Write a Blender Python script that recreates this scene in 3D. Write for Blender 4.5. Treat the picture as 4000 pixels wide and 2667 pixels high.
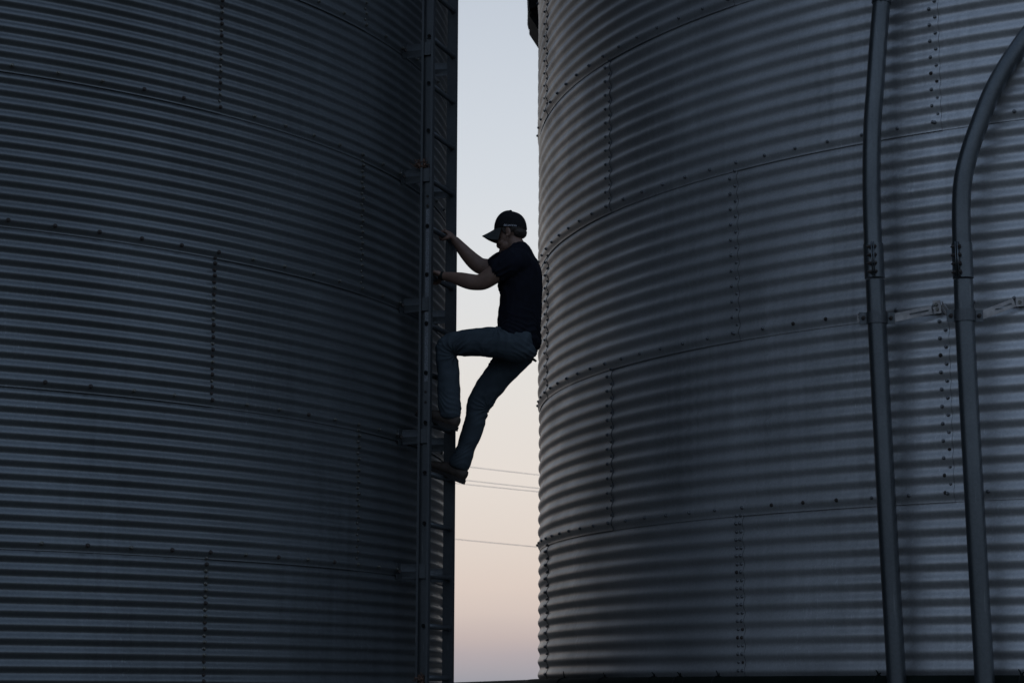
import bpy, math, random
import numpy as np
from mathutils import Vector, Matrix, noise

random.seed(7)
rng = np.random.default_rng(7)
S = bpy.context.scene
COL = S.collection
for o in list(bpy.data.objects):
    bpy.data.objects.remove(o)

# ------------------------------------------------------------------ camera
H0 = 1.75                       # eye height above the ground
F, PITCH, ROLL = 7927.9, 0.17177, 0.00257        # focal length in photo pixels (photo is 4000 wide)
fw = np.array([0, math.cos(PITCH), math.sin(PITCH)])
up0 = np.array([0, -math.sin(PITCH), math.cos(PITCH)])
rt0 = np.array([1.0, 0, 0])
rt = math.cos(ROLL) * rt0 + math.sin(ROLL) * up0
up = -math.sin(ROLL) * rt0 + math.cos(ROLL) * up0
EYE = np.array([0, 0, H0])
cd = bpy.data.cameras.new('camera')
cam = bpy.data.objects.new('camera', cd)
COL.objects.link(cam)
M3 = Matrix(((rt[0], up[0], -fw[0]), (rt[1], up[1], -fw[1]), (rt[2], up[2], -fw[2])))
cam.matrix_world = Matrix.Translation((0, 0, H0)) @ M3.to_4x4()
cd.sensor_width = 36
cd.lens = 36 * F / 4000
cd.clip_start = 0.1
cd.clip_end = 6000
cd.dof.use_dof = True
cd.dof.focus_distance = 12.6
cd.dof.aperture_fstop = 5.6
S.camera = cam

# ------------------------------------------------------------------ sky (dusk: the sun is below the horizon beyond the bins)
w = bpy.data.worlds.new('World')
S.world = w
w.use_nodes = True
N, LK = w.node_tree.nodes, w.node_tree.links
N.clear()


def srgb(c):
    return tuple(((v / 255 + 0.055) / 1.055) ** 2.4 if v > 10 else v / 255 / 12.92 for v in c) + (1,)


out = N.new('ShaderNodeOutputWorld')
bg = N.new('ShaderNodeBackground')
LK.new(bg.outputs[0], out.inputs[0])
tc = N.new('ShaderNodeTexCoord')
sep = N.new('ShaderNodeSeparateXYZ')
LK.new(tc.outputs['Generated'], sep.inputs[0])


def ramp(stops):
    r = N.new('ShaderNodeValToRGB')
    cr = r.color_ramp
    cr.interpolation = 'EASE' if False else 'LINEAR'
    while len(cr.elements) > 1:
        cr.elements.remove(cr.elements[-1])
    cr.elements[0].position = stops[0][0]
    cr.elements[0].color = stops[0][1]
    for p, c in stops[1:]:
        e = cr.elements.new(p)
        e.color = c
    return r


front = ramp([(0.0, srgb((150, 151, 162))), (0.007, srgb((158, 157, 165))), (0.0187, srgb((178, 168, 171))), (0.026, srgb((193, 178, 175))),
              (0.039, srgb((211, 195, 187))), (0.0515, srgb((220, 204, 194))), (0.07, srgb((224, 211, 201))), (0.105, srgb((229, 220, 212))),
              (0.15, srgb((228, 224, 219))), (0.20, srgb((223, 225, 227))), (0.25, srgb((216, 222, 229))),
              (0.335, srgb((206, 215, 227))), (0.5, srgb((160, 174, 196))), (0.75, srgb((136, 154, 181))), (1.0, srgb((118, 136, 164)))])
side = ramp([(0.0, srgb((106, 100, 103))), (0.06, srgb((142, 132, 128))), (0.15, srgb((150, 145, 142))), (0.3, srgb((142, 146, 154))),
             (0.6, srgb((134, 148, 170))), (1.0, srgb((118, 136, 164)))])
back = ramp([(0.0, srgb((76, 80, 88))), (0.05, srgb((102, 110, 123))), (0.12, srgb((130, 143, 160))), (0.25, srgb((148, 163, 184))),
             (0.45, srgb((154, 171, 196))), (0.7, srgb((136, 156, 183))), (1.0, srgb((118, 136, 164)))])


def azim(lo, hi):
    a = N.new('ShaderNodeMapRange')
    a.interpolation_type = 'SMOOTHSTEP'
    a.inputs['From Min'].default_value = lo
    a.inputs['From Max'].default_value = hi
    LK.new(sep.outputs['Y'], a.inputs['Value'])
    return a.outputs[0]


def mixc(f, a, b):
    m = N.new('ShaderNodeMixRGB')
    LK.new(f, m.inputs[0])
    LK.new(a, m.inputs[1])
    LK.new(b, m.inputs[2])
    return m.outputs[0]


# thin, barely visible veils of haze
vmap = N.new('ShaderNodeMapping')
vmap.inputs['Scale'].default_value = (3, 3, 16)
LK.new(tc.outputs['Generated'], vmap.inputs[0])
vn = N.new('ShaderNodeTexNoise')
vn.inputs['Scale'].default_value = 2.0
vn.inputs['Detail'].default_value = 5
LK.new(vmap.outputs[0], vn.inputs['Vector'])
vz = N.new('ShaderNodeMath')
vz.operation = 'MULTIPLY_ADD'
vz.inputs[1].default_value = 0.008
LK.new(vn.outputs['Fac'], vz.inputs[0])
vs = N.new('ShaderNodeMath')
vs.operation = 'SUBTRACT'
vs.inputs[1].default_value = 0.004
LK.new(sep.outputs['Z'], vs.inputs[0])
LK.new(vs.outputs[0], vz.inputs[2])
LK.new(vz.outputs[0], front.inputs[0])
LK.new(sep.outputs['Z'], side.inputs[0])
LK.new(sep.outputs['Z'], back.inputs[0])
sky = mixc(azim(0.80, 1.0), mixc(azim(-0.15, 0.55), back.outputs[0], side.outputs[0]), front.outputs[0])
LK.new(sky, bg.inputs['Color'])
bg.inputs['Strength'].default_value = 1.0

S.view_settings.view_transform = 'Standard'
S.view_settings.look = 'None'
S.view_settings.exposure = 0
S.view_settings.gamma = 1


# ------------------------------------------------------------------ helpers
def ray(px, py):
    d = fw * F + rt * (px - 2000) + up * (1333.5 - py)
    return d / np.linalg.norm(d)


def at_y(px, py, y):
    d = ray(px, py)
    return EYE + d * (y / d[1])


def at_plane(px, py, P, n):
    d = ray(px, py)
    return EYE + d * (np.dot(np.array(P) - EYE, n) / np.dot(d, n))


def at_cyl(px, py, c, r):
    d = ray(px, py)
    a = d[0] ** 2 + d[1] ** 2
    b = -2 * (d[0] * c[0] + d[1] * c[1])
    q = c[0] ** 2 + c[1] ** 2 - r * r
    t = (-b - math.sqrt(max(b * b - 4 * a * q, 0))) / (2 * a)
    return EYE + d * t


def project(P):
    v = np.asarray(P, float) - EYE
    d = v @ fw
    return 2000 + F * (v @ rt) / d, 1333.5 - F * (v @ up) / d, d


class MB:
    def __init__(self):
        self.v, self.f, self.n = [], [], 0

    def add(self, v, f):
        v = np.asarray(v, float).reshape(-1, 3)
        self.v.append(v)
        self.f += [tuple(i + self.n for i in q) for q in f]
        self.n += len(v)

    def grid(self, P, flip=False):
        a, b = P.shape[:2]
        idx = np.arange(a * b).reshape(a, b)
        q = np.stack([idx[:-1, :-1], idx[:-1, 1:], idx[1:, 1:], idx[1:, :-1]], -1).reshape(-1, 4)
        if flip:
            q = q[:, ::-1]
        self.add(P.reshape(-1, 3), q.tolist())

    def box(self, c, s, R=None):
        h = np.array(s) / 2
        v = np.array([[x, y, z] for x in (-1, 1) for y in (-1, 1) for z in (-1, 1)]) * h
        if R is not None:
            v = v @ np.array(R).T
        self.add(v + np.array(c), [(0, 1, 3, 2), (4, 6, 7, 5), (0, 4, 5, 1), (2, 3, 7, 6), (0, 2, 6, 4), (1, 5, 7, 3)])

    def tube(self, pts, r, n=16, cap=True, hollow=None):
        pts = np.array(pts, float)
        r = np.broadcast_to(np.array(r, float), (len(pts),))
        t = np.gradient(pts, axis=0)
        t /= np.linalg.norm(t, axis=1)[:, None]
        a = np.array([0, 0, 1.0]) if abs(t[0][2]) < 0.9 else np.array([1.0, 0, 0])
        rings = []
        u = np.cross(t[0], a)
        u /= np.linalg.norm(u)
        ang = np.linspace(0, 2 * np.pi, n, endpoint=False)
        for p, ti, ri in zip(pts, t, r):
            u = u - ti * np.dot(u, ti)
            u /= np.linalg.norm(u)
            v = np.cross(ti, u)
            rings.append(p + ri * (np.cos(ang)[:, None] * u + np.sin(ang)[:, None] * v))
        P = np.array(rings)
        m = len(P)
        f = []
        for i in range(m - 1):
            for j in range(n):
                k = (j + 1) % n
                f.append((i * n + j, i * n + k, (i + 1) * n + k, (i + 1) * n + j))
        self.add(P.reshape(-1, 3), f)
        if cap:
            self.add(P[0], [tuple(range(n))[::-1]])
            self.add(P[-1], [tuple(range(n))])

    def ell(self, c, rad, R=None, nu=20, nv=12):
        th = np.linspace(0, 2 * np.pi, nu, endpoint=False)
        ph = np.linspace(-np.pi / 2, np.pi / 2, nv + 1)[1:-1]
        v = [[np.cos(p) * np.cos(t), np.cos(p) * np.sin(t), np.sin(p)] for p in ph for t in th]
        v += [[0, 0, -1], [0, 0, 1]]
        v = np.array(v) * np.array(rad)
        if R is not None:
            v = v @ np.array(R).T
        f = []
        k = len(ph)
        for i in range(k - 1):
            for j in range(nu):
                j2 = (j + 1) % nu
                f.append((i * nu + j, i * nu + j2, (i + 1) * nu + j2, (i + 1) * nu + j))
        b, t = k * nu, k * nu + 1
        for j in range(nu):
            j2 = (j + 1) % nu
            f.append((b, j2, j))
            f.append((t, (k - 1) * nu + j, (k - 1) * nu + j2))
        self.add(v + np.array(c), f)

    def loft(self, secs, n=22, sub=5):
        """secs: (centre, in-plane half width, lateral half width); path lies near the a-b plane, lateral axis is y"""
        C = np.array([np.r_[s[0], s[1], s[2]] for s in secs], float)
        Q = [C[0]] + list(C) + [C[-1]]
        pts = []
        for i in range(1, len(Q) - 2):
            p0, p1, p2, p3 = Q[i - 1], Q[i], Q[i + 1], Q[i + 2]
            for k in range(sub):
                t = k / sub
                pts.append(0.5 * (2 * p1 + (p2 - p0) * t + (2 * p0 - 5 * p1 + 4 * p2 - p3) * t * t + (3 * p1 - p0 - 3 * p2 + p3) * t ** 3))
        pts.append(C[-1])
        pts = np.array(pts)
        T = np.gradient(pts[:, :3], axis=0)
        T /= np.linalg.norm(T, axis=1)[:, None] + 1e-12
        # rounded ends
        def end(p, t, sgn):
            o = []
            m = min(p[3], p[4])
            for a in (0.45, 0.8, 0.97):
                q = p.copy()
                q[:3] = p[:3] + sgn * t * m * 0.5 * a
                sc = math.sqrt(max(1 - a * a, 0.03))
                q[3] *= sc
                q[4] *= sc
                o.append((q, t))
            return o
        seq = end(pts[0], T[0], -1)[::-1] + list(zip(pts, T)) + end(pts[-1], T[-1], 1)
        ang = np.linspace(0, 2 * np.pi, n, endpoint=False)
        P = []
        for p, t in seq:
            n1 = np.cross([0, 1.0, 0], t)
            n1 /= np.linalg.norm(n1) + 1e-12
            l1 = np.cross(t, n1)
            P.append(p[:3] + p[3] * np.cos(ang)[:, None] * n1 + p[4] * np.sin(ang)[:, None] * l1)
        m = len(P)
        f = []
        for i in range(m - 1):
            for j in range(n):
                k = (j + 1) % n
                f.append((i * n + j, i * n + k, (i + 1) * n + k, (i + 1) * n + j))
        f.append(tuple(range(n))[::-1])
        f.append(tuple((m - 1) * n + j for j in range(n)))
        self.add(np.array(P).reshape(-1, 3), f)

    def mesh(self, name, mat=None, smooth=True):
        me = bpy.data.meshes.new(name)
        v = np.concatenate(self.v)
        me.from_pydata(v.tolist(), [], self.f)
        me.polygons.foreach_set('use_smooth', [smooth] * len(me.polygons))
        if mat:
            me.materials.append(mat)
        me.update()
        return me

    def build(self, name, mat, parent=None, smooth=True):
        o = bpy.data.objects.new(name, self.mesh(name, mat, smooth))
        COL.objects.link(o)
        if parent:
            o.parent = parent
        return o


def empty(name, loc=(0, 0, 0), rz=0.0):
    o = bpy.data.objects.new(name, None)
    o.empty_display_size = 0.2
    COL.objects.link(o)
    o.location = loc
    o.rotation_euler = (0, 0, rz)
    return o


def tag(o, label=None, cat=None, group=None, kind=None):
    for k, v in (('label', label), ('category', cat), ('group', group), ('kind', kind)):
        if v:
            o[k] = v
    return o


def basis(x, zhint=(0, 0, 1)):
    x = np.array(x, float)
    x /= np.linalg.norm(x)
    y = np.cross(zhint, x)
    y /= np.linalg.norm(y)
    return np.stack([x, y, np.cross(x, y)], 1)


# ------------------------------------------------------------------ materials
def mat_base(name):
    m = bpy.data.materials.new(name)
    m.use_nodes = True
    return m, m.node_tree.nodes, m.node_tree.links, m.node_tree.nodes['Principled BSDF']


def simple(name, col, rough=0.6, metal=0.0, var=0.15, scale=30, bump=0.0, stretch=(1, 1, 1), spec=0.5):
    m, n, l, b = mat_base(name)
    tcn = n.new('ShaderNodeTexCoord')
    mp = n.new('ShaderNodeMapping')
    mp.inputs['Scale'].default_value = stretch
    l.new(tcn.outputs['Object'], mp.inputs[0])
    nz = n.new('ShaderNodeTexNoise')
    nz.inputs['Scale'].default_value = scale
    nz.inputs['Detail'].default_value = 5
    l.new(mp.outputs[0], nz.inputs['Vector'])
    r = n.new('ShaderNodeValToRGB')
    r.color_ramp.elements[0].position = 0.3
    r.color_ramp.elements[1].position = 0.7
    r.color_ramp.elements[0].color = tuple(c * (1 - var) for c in col) + (1,)
    r.color_ramp.elements[1].color = tuple(c * (1 + var) for c in col) + (1,)
    l.new(nz.outputs['Fac'], r.inputs[0])
    l.new(r.outputs[0], b.inputs['Base Color'])
    b.inputs['Roughness'].default_value = rough
    b.inputs['Metallic'].default_value = metal
    b.inputs['Specular IOR Level'].default_value = spec
    if bump:
        bp = n.new('ShaderNodeBump')
        bp.inputs['Strength'].default_value = bump
        bp.inputs['Distance'].default_value = 0.002
        l.new(nz.outputs['Fac'], bp.inputs['Height'])
        l.new(bp.outputs[0], b.inputs['Normal'])
    return m


def galvanised(name, col, rough, metal, streak=0.35, scratch=0.5):
    m, n, l, b = mat_base(name)
    tcn = n.new('ShaderNodeTexCoord')

    def nzn(sc, scale, detail=4, rough_=0.55):
        mp = n.new('ShaderNodeMapping')
        mp.inputs['Scale'].default_value = sc
        l.new(tcn.outputs['Object'], mp.inputs[0])
        z = n.new('ShaderNodeTexNoise')
        z.inputs['Scale'].default_value = scale
        z.inputs['Detail'].default_value = detail
        z.inputs['Roughness'].default_value = rough_
        l.new(mp.outputs[0], z.inputs['Vector'])
        return z.outputs['Fac']

    def mr(src, a, b_, c, d):
        x = n.new('ShaderNodeMapRange')
        for k, v in zip(('From Min', 'From Max', 'To Min', 'To Max'), (a, b_, c, d)):
            x.inputs[k].default_value = v
        l.new(src, x.inputs['Value'])
        return x.outputs[0]

    def mul(a, b_):
        x = n.new('ShaderNodeMath')
        x.operation = 'MULTIPLY'
        l.new(a, x.inputs[0])
        l.new(b_, x.inputs[1])
        return x.outputs[0]

    blot = mr(nzn((1, 1, 1), 1.1, 5), 0.3, 0.7, 0.82, 1.14)
    stre = mr(nzn((9, 9, 0.35), 2.2, 6, 0.65), 0.35, 0.7, 1 + streak * 0.35, 1 - streak)
    # dark runs are patchy
    patch = mr(nzn((1, 1, 0.5), 0.8, 3), 0.45, 0.62, 0, 1)
    mixs = n.new('ShaderNodeMix')
    mixs.data_type = 'FLOAT'
    l.new(patch, mixs.inputs[0])
    mixs.inputs[2].default_value = 1.0
    l.new(stre, mixs.inputs[3])
    spang = n.new('ShaderNodeTexVoronoi')
    spang.inputs['Scale'].default_value = 95
    l.new(tcn.outputs['Object'], spang.inputs['Vector'])
    spl = n.new('ShaderNodeSeparateColor')
    l.new(spang.outputs['Color'], spl.inputs[0])
    spv = mr(spl.outputs[0], 0, 1, 0.93, 1.07)
    scr = mr(nzn((30, 30, 1.6), 3.2, 2, 0.4), 0.63, 0.70, 0, 1)
    scm = mr(nzn((1, 1, 1.6), 1.3, 2), 0.52, 0.64, 0, scratch)
    scv = mul(scr, scm)
    oi = n.new('ShaderNodeObjectInfo')
    val = mul(mul(mul(blot, mixs.outputs[0]), spv), mr(oi.outputs['Random'], 0, 1, 0.93, 1.06))
    hs = n.new('ShaderNodeVectorMath')
    hs.operation = 'SCALE'
    hs.inputs[0].default_value = col
    l.new(val, hs.inputs['Scale'])
    mc = n.new('ShaderNodeMixRGB')
    mc.inputs[2].default_value = (0.62, 0.64, 0.66, 1)
    l.new(scv, mc.inputs[0])
    l.new(hs.outputs[0], mc.inputs[1])
    l.new(mc.outputs[0], b.inputs['Base Color'])
    l.new(mr(nzn((1, 1, 1), 2.3, 5), 0.3, 0.7, rough - 0.07, rough + 0.08), b.inputs['Roughness'])
    b.inputs['Metallic'].default_value = metal
    bp = n.new('ShaderNodeBump')
    bp.inputs['Strength'].default_value = 0.2
    bp.inputs['Distance'].default_value = 0.004
    l.new(nzn((1, 1, 0.6), 7, 3), bp.inputs['Height'])
    l.new(bp.outputs[0], b.inputs['Normal'])
    return m


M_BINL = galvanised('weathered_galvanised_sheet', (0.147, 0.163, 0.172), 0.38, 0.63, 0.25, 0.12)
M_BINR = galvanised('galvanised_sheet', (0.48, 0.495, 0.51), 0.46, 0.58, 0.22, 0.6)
M_BOLT = simple('zinc_bolt', (0.15, 0.15, 0.135), 0.36, 0.9, 0.3, 60)
M_BOLTG = simple('dull_zinc_bolt', (0.17, 0.18, 0.19), 0.42, 0.7, 0.3, 60)
M_EDGE = simple('dark_seam_edge', (0.012, 0.013, 0.014), 0.8)  # flat dark colour for the sheets' cut edges along the seams
M_BOLTD = simple('rusted_bolt', (0.05, 0.042, 0.038), 0.7, 0.3, 0.3, 60)
M_LAD = galvanised('ladder_steel', (0.108, 0.119, 0.127), 0.45, 0.75, 0.25, 0.2)
M_SPL = simple('bright_zinc_splice', (0.20, 0.215, 0.235), 0.42, 0.75, 0.5, 160)
M_TUBE = galvanised('tube_steel', (0.115, 0.13, 0.14), 0.34, 0.8, 0.3, 0.2)
M_STRAP = simple('strap_steel', (0.40, 0.385, 0.375), 0.55, 0.4, 0.25, 25)
M_BLACK = simple('black_painted_steel', (0.012, 0.014, 0.014), 0.8, 0.0, 0.3, 12, spec=0.15)
M_PIPE = simple('dark_green_plastic_pipe', (0.005, 0.009, 0.007), 0.9, 0.0, 0.25, 9, spec=0.12)
M_WIRE = simple('aluminium_wire', (0.55, 0.55, 0.56), 0.5, 0.3)
M_RUST = simple('rusty_debris', (0.12, 0.07, 0.05), 0.9, 0.0, 0.5, 80)
M_SHIRT = simple('navy_cotton', (0.006, 0.0075, 0.014), 0.9, 0.0, 0.2, 25, 0.3, spec=0.2)
M_JEAN = simple('blue_denim', (0.050, 0.066, 0.080), 0.9, 0.0, 0.16, 14, 0.3, spec=0.2)
M_SKIN = simple('tanned_skin', (0.19, 0.115, 0.085), 0.55, 0.0, 0.12, 40, 0.1)
M_HAIR = simple('dark_brown_hair', (0.035, 0.027, 0.022), 0.7, 0.0, 0.4, 120, 0.4)
M_SHOE = simple('brown_leather', (0.052, 0.039, 0.031), 0.7, 0.0, 0.3, 30, 0.3)
M_SOLE = simple('dark_rubber', (0.018, 0.016, 0.015), 0.85, 0.0, 0.2, 30)
M_CAP = simple('black_cap_cloth', (0.012, 0.012, 0.014), 0.85, 0.0, 0.2, 60, 0.3, spec=0.2)
M_BRIM = simple('charcoal_brim_cloth', (0.05, 0.055, 0.055), 0.8, 0.0, 0.2, 60, 0.2, spec=0.2)
M_LETTER = simple('pale_grey_thread', (0.62, 0.63, 0.68), 0.6, 0.0, 0.1, 60)
M_EYE = simple('eye_white', (0.5, 0.48, 0.46), 0.25)
M_CONC = simple('concrete', (0.3, 0.29, 0.27), 0.85, 0, 0.2, 6, 0.3)

# ------------------------------------------------------------------ ground
gm, gn, gl, gb = mat_base('dry_grass_and_dirt')
gtc = gn.new('ShaderNodeTexCoord')
gz = gn.new('ShaderNodeTexNoise')
gz.inputs['Scale'].default_value = 0.35
gz.inputs['Detail'].default_value = 8
gl.new(gtc.outputs['Object'], gz.inputs['Vector'])
gr = gn.new('ShaderNodeValToRGB')
gr.color_ramp.elements[0].color = (0.050, 0.050, 0.034, 1)
gr.color_ramp.elements[1].color = (0.13, 0.112, 0.085, 1)
gl.new(gz.outputs['Fac'], gr.inputs[0])
gl.new(gr.outputs[0], gb.inputs['Base Color'])
gb.inputs['Roughness'].default_value = 0.95
g = MB()
xs = np.r_[-3000, -300, np.linspace(-60, 60, 61), 300, 3000]
ys = np.r_[-3000, -300, np.linspace(-40, 80, 61), 300, 3000]
P = np.zeros((len(xs), len(ys), 3))
for i, x in enumerate(xs):
    for j, y in enumerate(ys):
        P[i, j] = (x, y, -0.02 - 0.03 * (noise.noise((x * 0.3, y * 0.3, 0)) + 1) / 2)
g.grid(P, True)
tag(g.build('ground', gm), kind='structure')

# ------------------------------------------------------------------ grain bins
# every z below 'cz' is relative to the eye height H0
BL = dict(c=(-4.6300, 13.7060), r=4.1940, z0=3.14287, H=0.8128, n=12, amp=0.0078, sheets=9, a=(-0.7690, -0.4740), cols=(-0.004, 0.004), edge=0.016, k=(-6, 6), vis=(-4, 2))
BR = dict(c=(5.28552, 16.08802), r=5.06534, z0=3.34702, H=1.1176, n=11, amp=0.0084, sheets=11, a=(-2.14124, -2.43562), cols=(-0.015, 0.015), edge=0.038, k=(-4, 4), vis=(-4, 3))


def fourier(nm):
    k = rng.integers(2, 40, nm)
    kz = rng.normal(0, 3.5, nm)
    ph = rng.uniform(0, 6.28, nm)
    am = rng.normal(0, 1, nm) / np.sqrt(nm)
    return lambda th, z: sum(a * np.cos(kk * th + q * z + p) for a, kk, q, p in zip(am, k, kz, ph))


def grain_bin(B, mat, label, base_z):
    cx, cy = B['c']
    root = empty('grain_bin', (cx, cy, base_z))
    tag(root, label, 'grain bin', 'corrugated steel grain bins')
    off = H0 - base_z           # eye-relative z to local z
    wob = fourier(26)
    toCam = math.atan2(-cy, -cx)
    R = B['r']
    pitch = B['H'] / B['n']
    vis_half = math.acos(R / math.hypot(cx, cy))
    for k in range(*B['k']):
        zb = B['z0'] + k * B['H']
        hires = B['vis'][0] <= k < B['vis'][1]
        a0 = B['a'][k % 2]
        dth = 2 * math.pi / B['sheets']
        mb = MB()
        edge0 = []
        for j in range(B['sheets']):
            s0 = a0 + j * dth
            mid = s0 + dth / 2
            dd = abs((mid - toCam + math.pi) % (2 * math.pi) - math.pi)
            seen = dd < vis_half + dth * 0.6
            nth = 30 if (seen and hires) else 14
            nz = B['n'] * (16 if (seen and hires) else 6)
            lap = B['edge'] / R
            tt = np.linspace(0, 1, nth + 1)
            th = s0 + lap + tt * dth
            zz = np.linspace(zb - 0.004, zb + B['H'] + 0.004, nz + 1)
            TH, ZZ = np.meshgrid(th, zz, indexing='ij')
            FT = np.broadcast_to(tt[:, None], TH.shape)
            FZ = np.broadcast_to(np.linspace(0, 1, nz + 1)[None, :], TH.shape)
            prof = -np.cos(2 * np.pi * (ZZ - zb) / pitch)
            sh = rng.normal(0, 0.0012)
            rad = R + B['amp'] * prof + 0.0072 * (1 - FZ) - 0.0020 + 0.0038 * FT - 0.0018
            rad = rad + 0.0009 * wob(TH, ZZ) + sh * np.sin(np.pi * FT) * np.sin(np.pi * FZ)
            if seen and hires:          # a few shallow dents
                for _ in range(3):
                    tc_, zc_ = rng.uniform(s0, s0 + dth), rng.uniform(zb, zb + B['H'])
                    wd, hd = rng.uniform(0.03, 0.10), rng.uniform(0.03, 0.09)
                    rad = rad - rng.uniform(0.0005, 0.002) * np.exp(-((TH - tc_) * R / wd) ** 2 - ((ZZ - zc_) / hd) ** 2)
                if B is BR and rng.random() < 0.6:      # a sharp vertical buckle
                    tc_, zc_ = rng.uniform(s0, s0 + dth), rng.uniform(zb + 0.2, zb + B['H'] - 0.2)
                    uu = (TH - tc_) * R
                    rad = rad - 0.0032 * np.exp(-np.abs(uu) / 0.035) * np.exp(-((ZZ - zc_) / rng.uniform(0.12, 0.35)) ** 2)
            G = np.stack([rad * np.cos(TH), rad * np.sin(TH), ZZ + off], -1)
            mb.grid(G, False)
            tk = 0.0030
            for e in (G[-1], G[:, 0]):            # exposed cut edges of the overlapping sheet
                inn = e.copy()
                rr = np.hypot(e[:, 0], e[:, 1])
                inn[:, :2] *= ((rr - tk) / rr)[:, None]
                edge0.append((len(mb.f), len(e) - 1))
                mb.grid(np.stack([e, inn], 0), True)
        ro_ = mb.build('wall_ring', mat, root)
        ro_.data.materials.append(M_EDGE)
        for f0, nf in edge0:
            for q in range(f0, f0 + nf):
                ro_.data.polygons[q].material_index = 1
    # --- bolts
    bolts = []
    dB = 2 * math.pi / B['sheets'] / 12
    for k in range(B['vis'][0], B['vis'][1] + 1):
        zb = B['z0'] + k * B['H']
        n0 = B['a'][k % 2]
        for j in range(B['sheets'] * 12):
            bolts.append((n0 + j * dB, zb + pitch * 0.45, 0.0058))
        for j in range(B['sheets']):
            s = B['a'][k % 2] + j * 2 * math.pi / B['sheets']
            for i in range(B['n'] * 2):
                z = zb + pitch * (0.5 * i + 0.5)
                crest = (i % 2 == 0)
                if i == 0 and B is BL:
                    continue
                cols = (B['cols'][0],) if crest else (B['cols'][1],)
                if B is BR and k <= -3:
                    cols = (-0.012, 0.022) if crest else (-0.020, 0.016)
                for cc in cols:
                    bolts.append((s + cc / R, z, 0.003))
    seen = []
    for th, z, ex in bolts:
        zk = (z - B['z0']) / pitch
        rad = R - B['amp'] * math.cos(2 * math.pi * zk) + 0.0009 * wob(th, z) + ex - 0.001
        n = np.array([math.cos(th), math.sin(th), 0])
        P = np.array([cx, cy, H0 + z]) + n * rad
        v = EYE - P
        if n @ v < -0.02 * np.linalg.norm(v):
            continue
        x, y, d = project(P)
        if -30 < x < 4030 and -30 < y < 2700:
            seen.append((d, th, rad, z))
    seen.sort()
    hd = MB()
    ang = np.linspace(0, 2 * np.pi, 8, endpoint=False)
    prof = [(0.0125, -0.002), (0.0122, 0.003), (0.0092, 0.0042), (0.0085, 0.010), (0.0052, 0.0128)]
    V = [[h, r * math.cos(a), r * math.sin(a)] for r, h in prof for a in ang]
    Fc = [(i * 8 + j, i * 8 + (j + 1) % 8, (i + 1) * 8 + (j + 1) % 8, (i + 1) * 8 + j) for i in range(4) for j in range(8)]
    Fc.append(tuple(32 + j for j in range(8)))
    hd.add(V, Fc)
    mz, md = hd.mesh('bolt', M_BOLT if B is BL else M_BOLTG, False), hd.mesh('bolt', M_BOLTD, False)
    rest = MB()
    for i, (d, th, rad, z) in enumerate(seen):
        Rm = np.array([[math.cos(th), -math.sin(th), 0], [math.sin(th), math.cos(th), 0], [0, 0, 1]])
        loc = (rad * math.cos(th), rad * math.sin(th), z + off)
        if i < 100:
            o = bpy.data.objects.new('bolt', md if random.random() < (0.45 if B is BL else 0.15) else mz)
            COL.objects.link(o)
            o.parent = root
            o.location = loc
            o.rotation_euler = (random.uniform(0, 1), 0, 0)
            o.rotation_euler = (0, 0, th)
        else:
            rest.add(np.array(V) @ Rm.T + np.array(loc), Fc)
    if rest.n:
        o = rest.build('bolts', M_BOLT if B is BL else M_BOLTG, root, False)
        o['kind'] = 'stuff'
    # --- roof cone with eave, and foundation ring
    ztop = B['z0'] + B['k'][1] * B['H'] + off
    rf = MB()
    ns = 72
    th = np.linspace(0, 2 * np.pi, ns * 2 + 1)
    rr = np.array([R + 0.10, R + 0.09, 0.5, 0.0])
    zz = np.array([ztop - 0.12, ztop + 0.0, ztop + (R - 0.4) * 0.55, ztop + (R - 0.4) * 0.55 + 0.1])
    G = np.zeros((len(th), 4, 3))
    for i, t in enumerate(th):
        rib = 0.02 if i % 2 else 0
        for q in range(4):
            G[i, q] = (rr[q] * math.cos(t), rr[q] * math.sin(t), zz[q] + (rib if q in (1, 2) else 0))
    rf.grid(G, False)
    rf.build('roof', mat, root, False)
    fd = MB()
    z1 = B['z0'] + B['k'][0] * B['H'] + off
    rr = np.array([R + 0.25, R + 0.25, R - 0.05])
    zz = np.array([-0.2, z1 - 0.004, z1 - 0.004])
    G = np.zeros((97, 3, 3))
    for i, t in enumerate(np.linspace(0, 2 * np.pi, 97)):
        for q in range(3):
            G[i, q] = (rr[q] * math.cos(t), rr[q] * math.sin(t), zz[q])
    fd.grid(G, False)
    fd.build('foundation', M_CONC, root, False)
    return root


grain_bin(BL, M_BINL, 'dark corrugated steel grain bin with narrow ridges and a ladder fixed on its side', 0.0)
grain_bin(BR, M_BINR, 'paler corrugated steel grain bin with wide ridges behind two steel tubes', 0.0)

# ------------------------------------------------------------------ ladder on the left bin
PF = np.array([-0.52215, 12.2160])
PB = np.array([-0.38632, 12.6070])
ZR = 4.05613                      # eye-relative height of rung 0
LANG = -0.33434
Ud = np.array([math.cos(LANG), math.sin(LANG), 0])       # away from the bin
Dd = np.array([-math.sin(LANG), math.cos(LANG), 0])      # along a rung, away from the camera
MID = (PF + PB) / 2
HALF = np.linalg.norm(PB - PF) / 2
LZ0 = 0.35
lad = empty('ladder', (MID[0], MID[1], LZ0), LANG)
tag(lad, 'galvanised steel ladder with round rungs bolted to the side of the dark grain bin', 'ladder')


def zl(z):                        # eye-relative -> ladder local
    return z + H0 - LZ0


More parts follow.
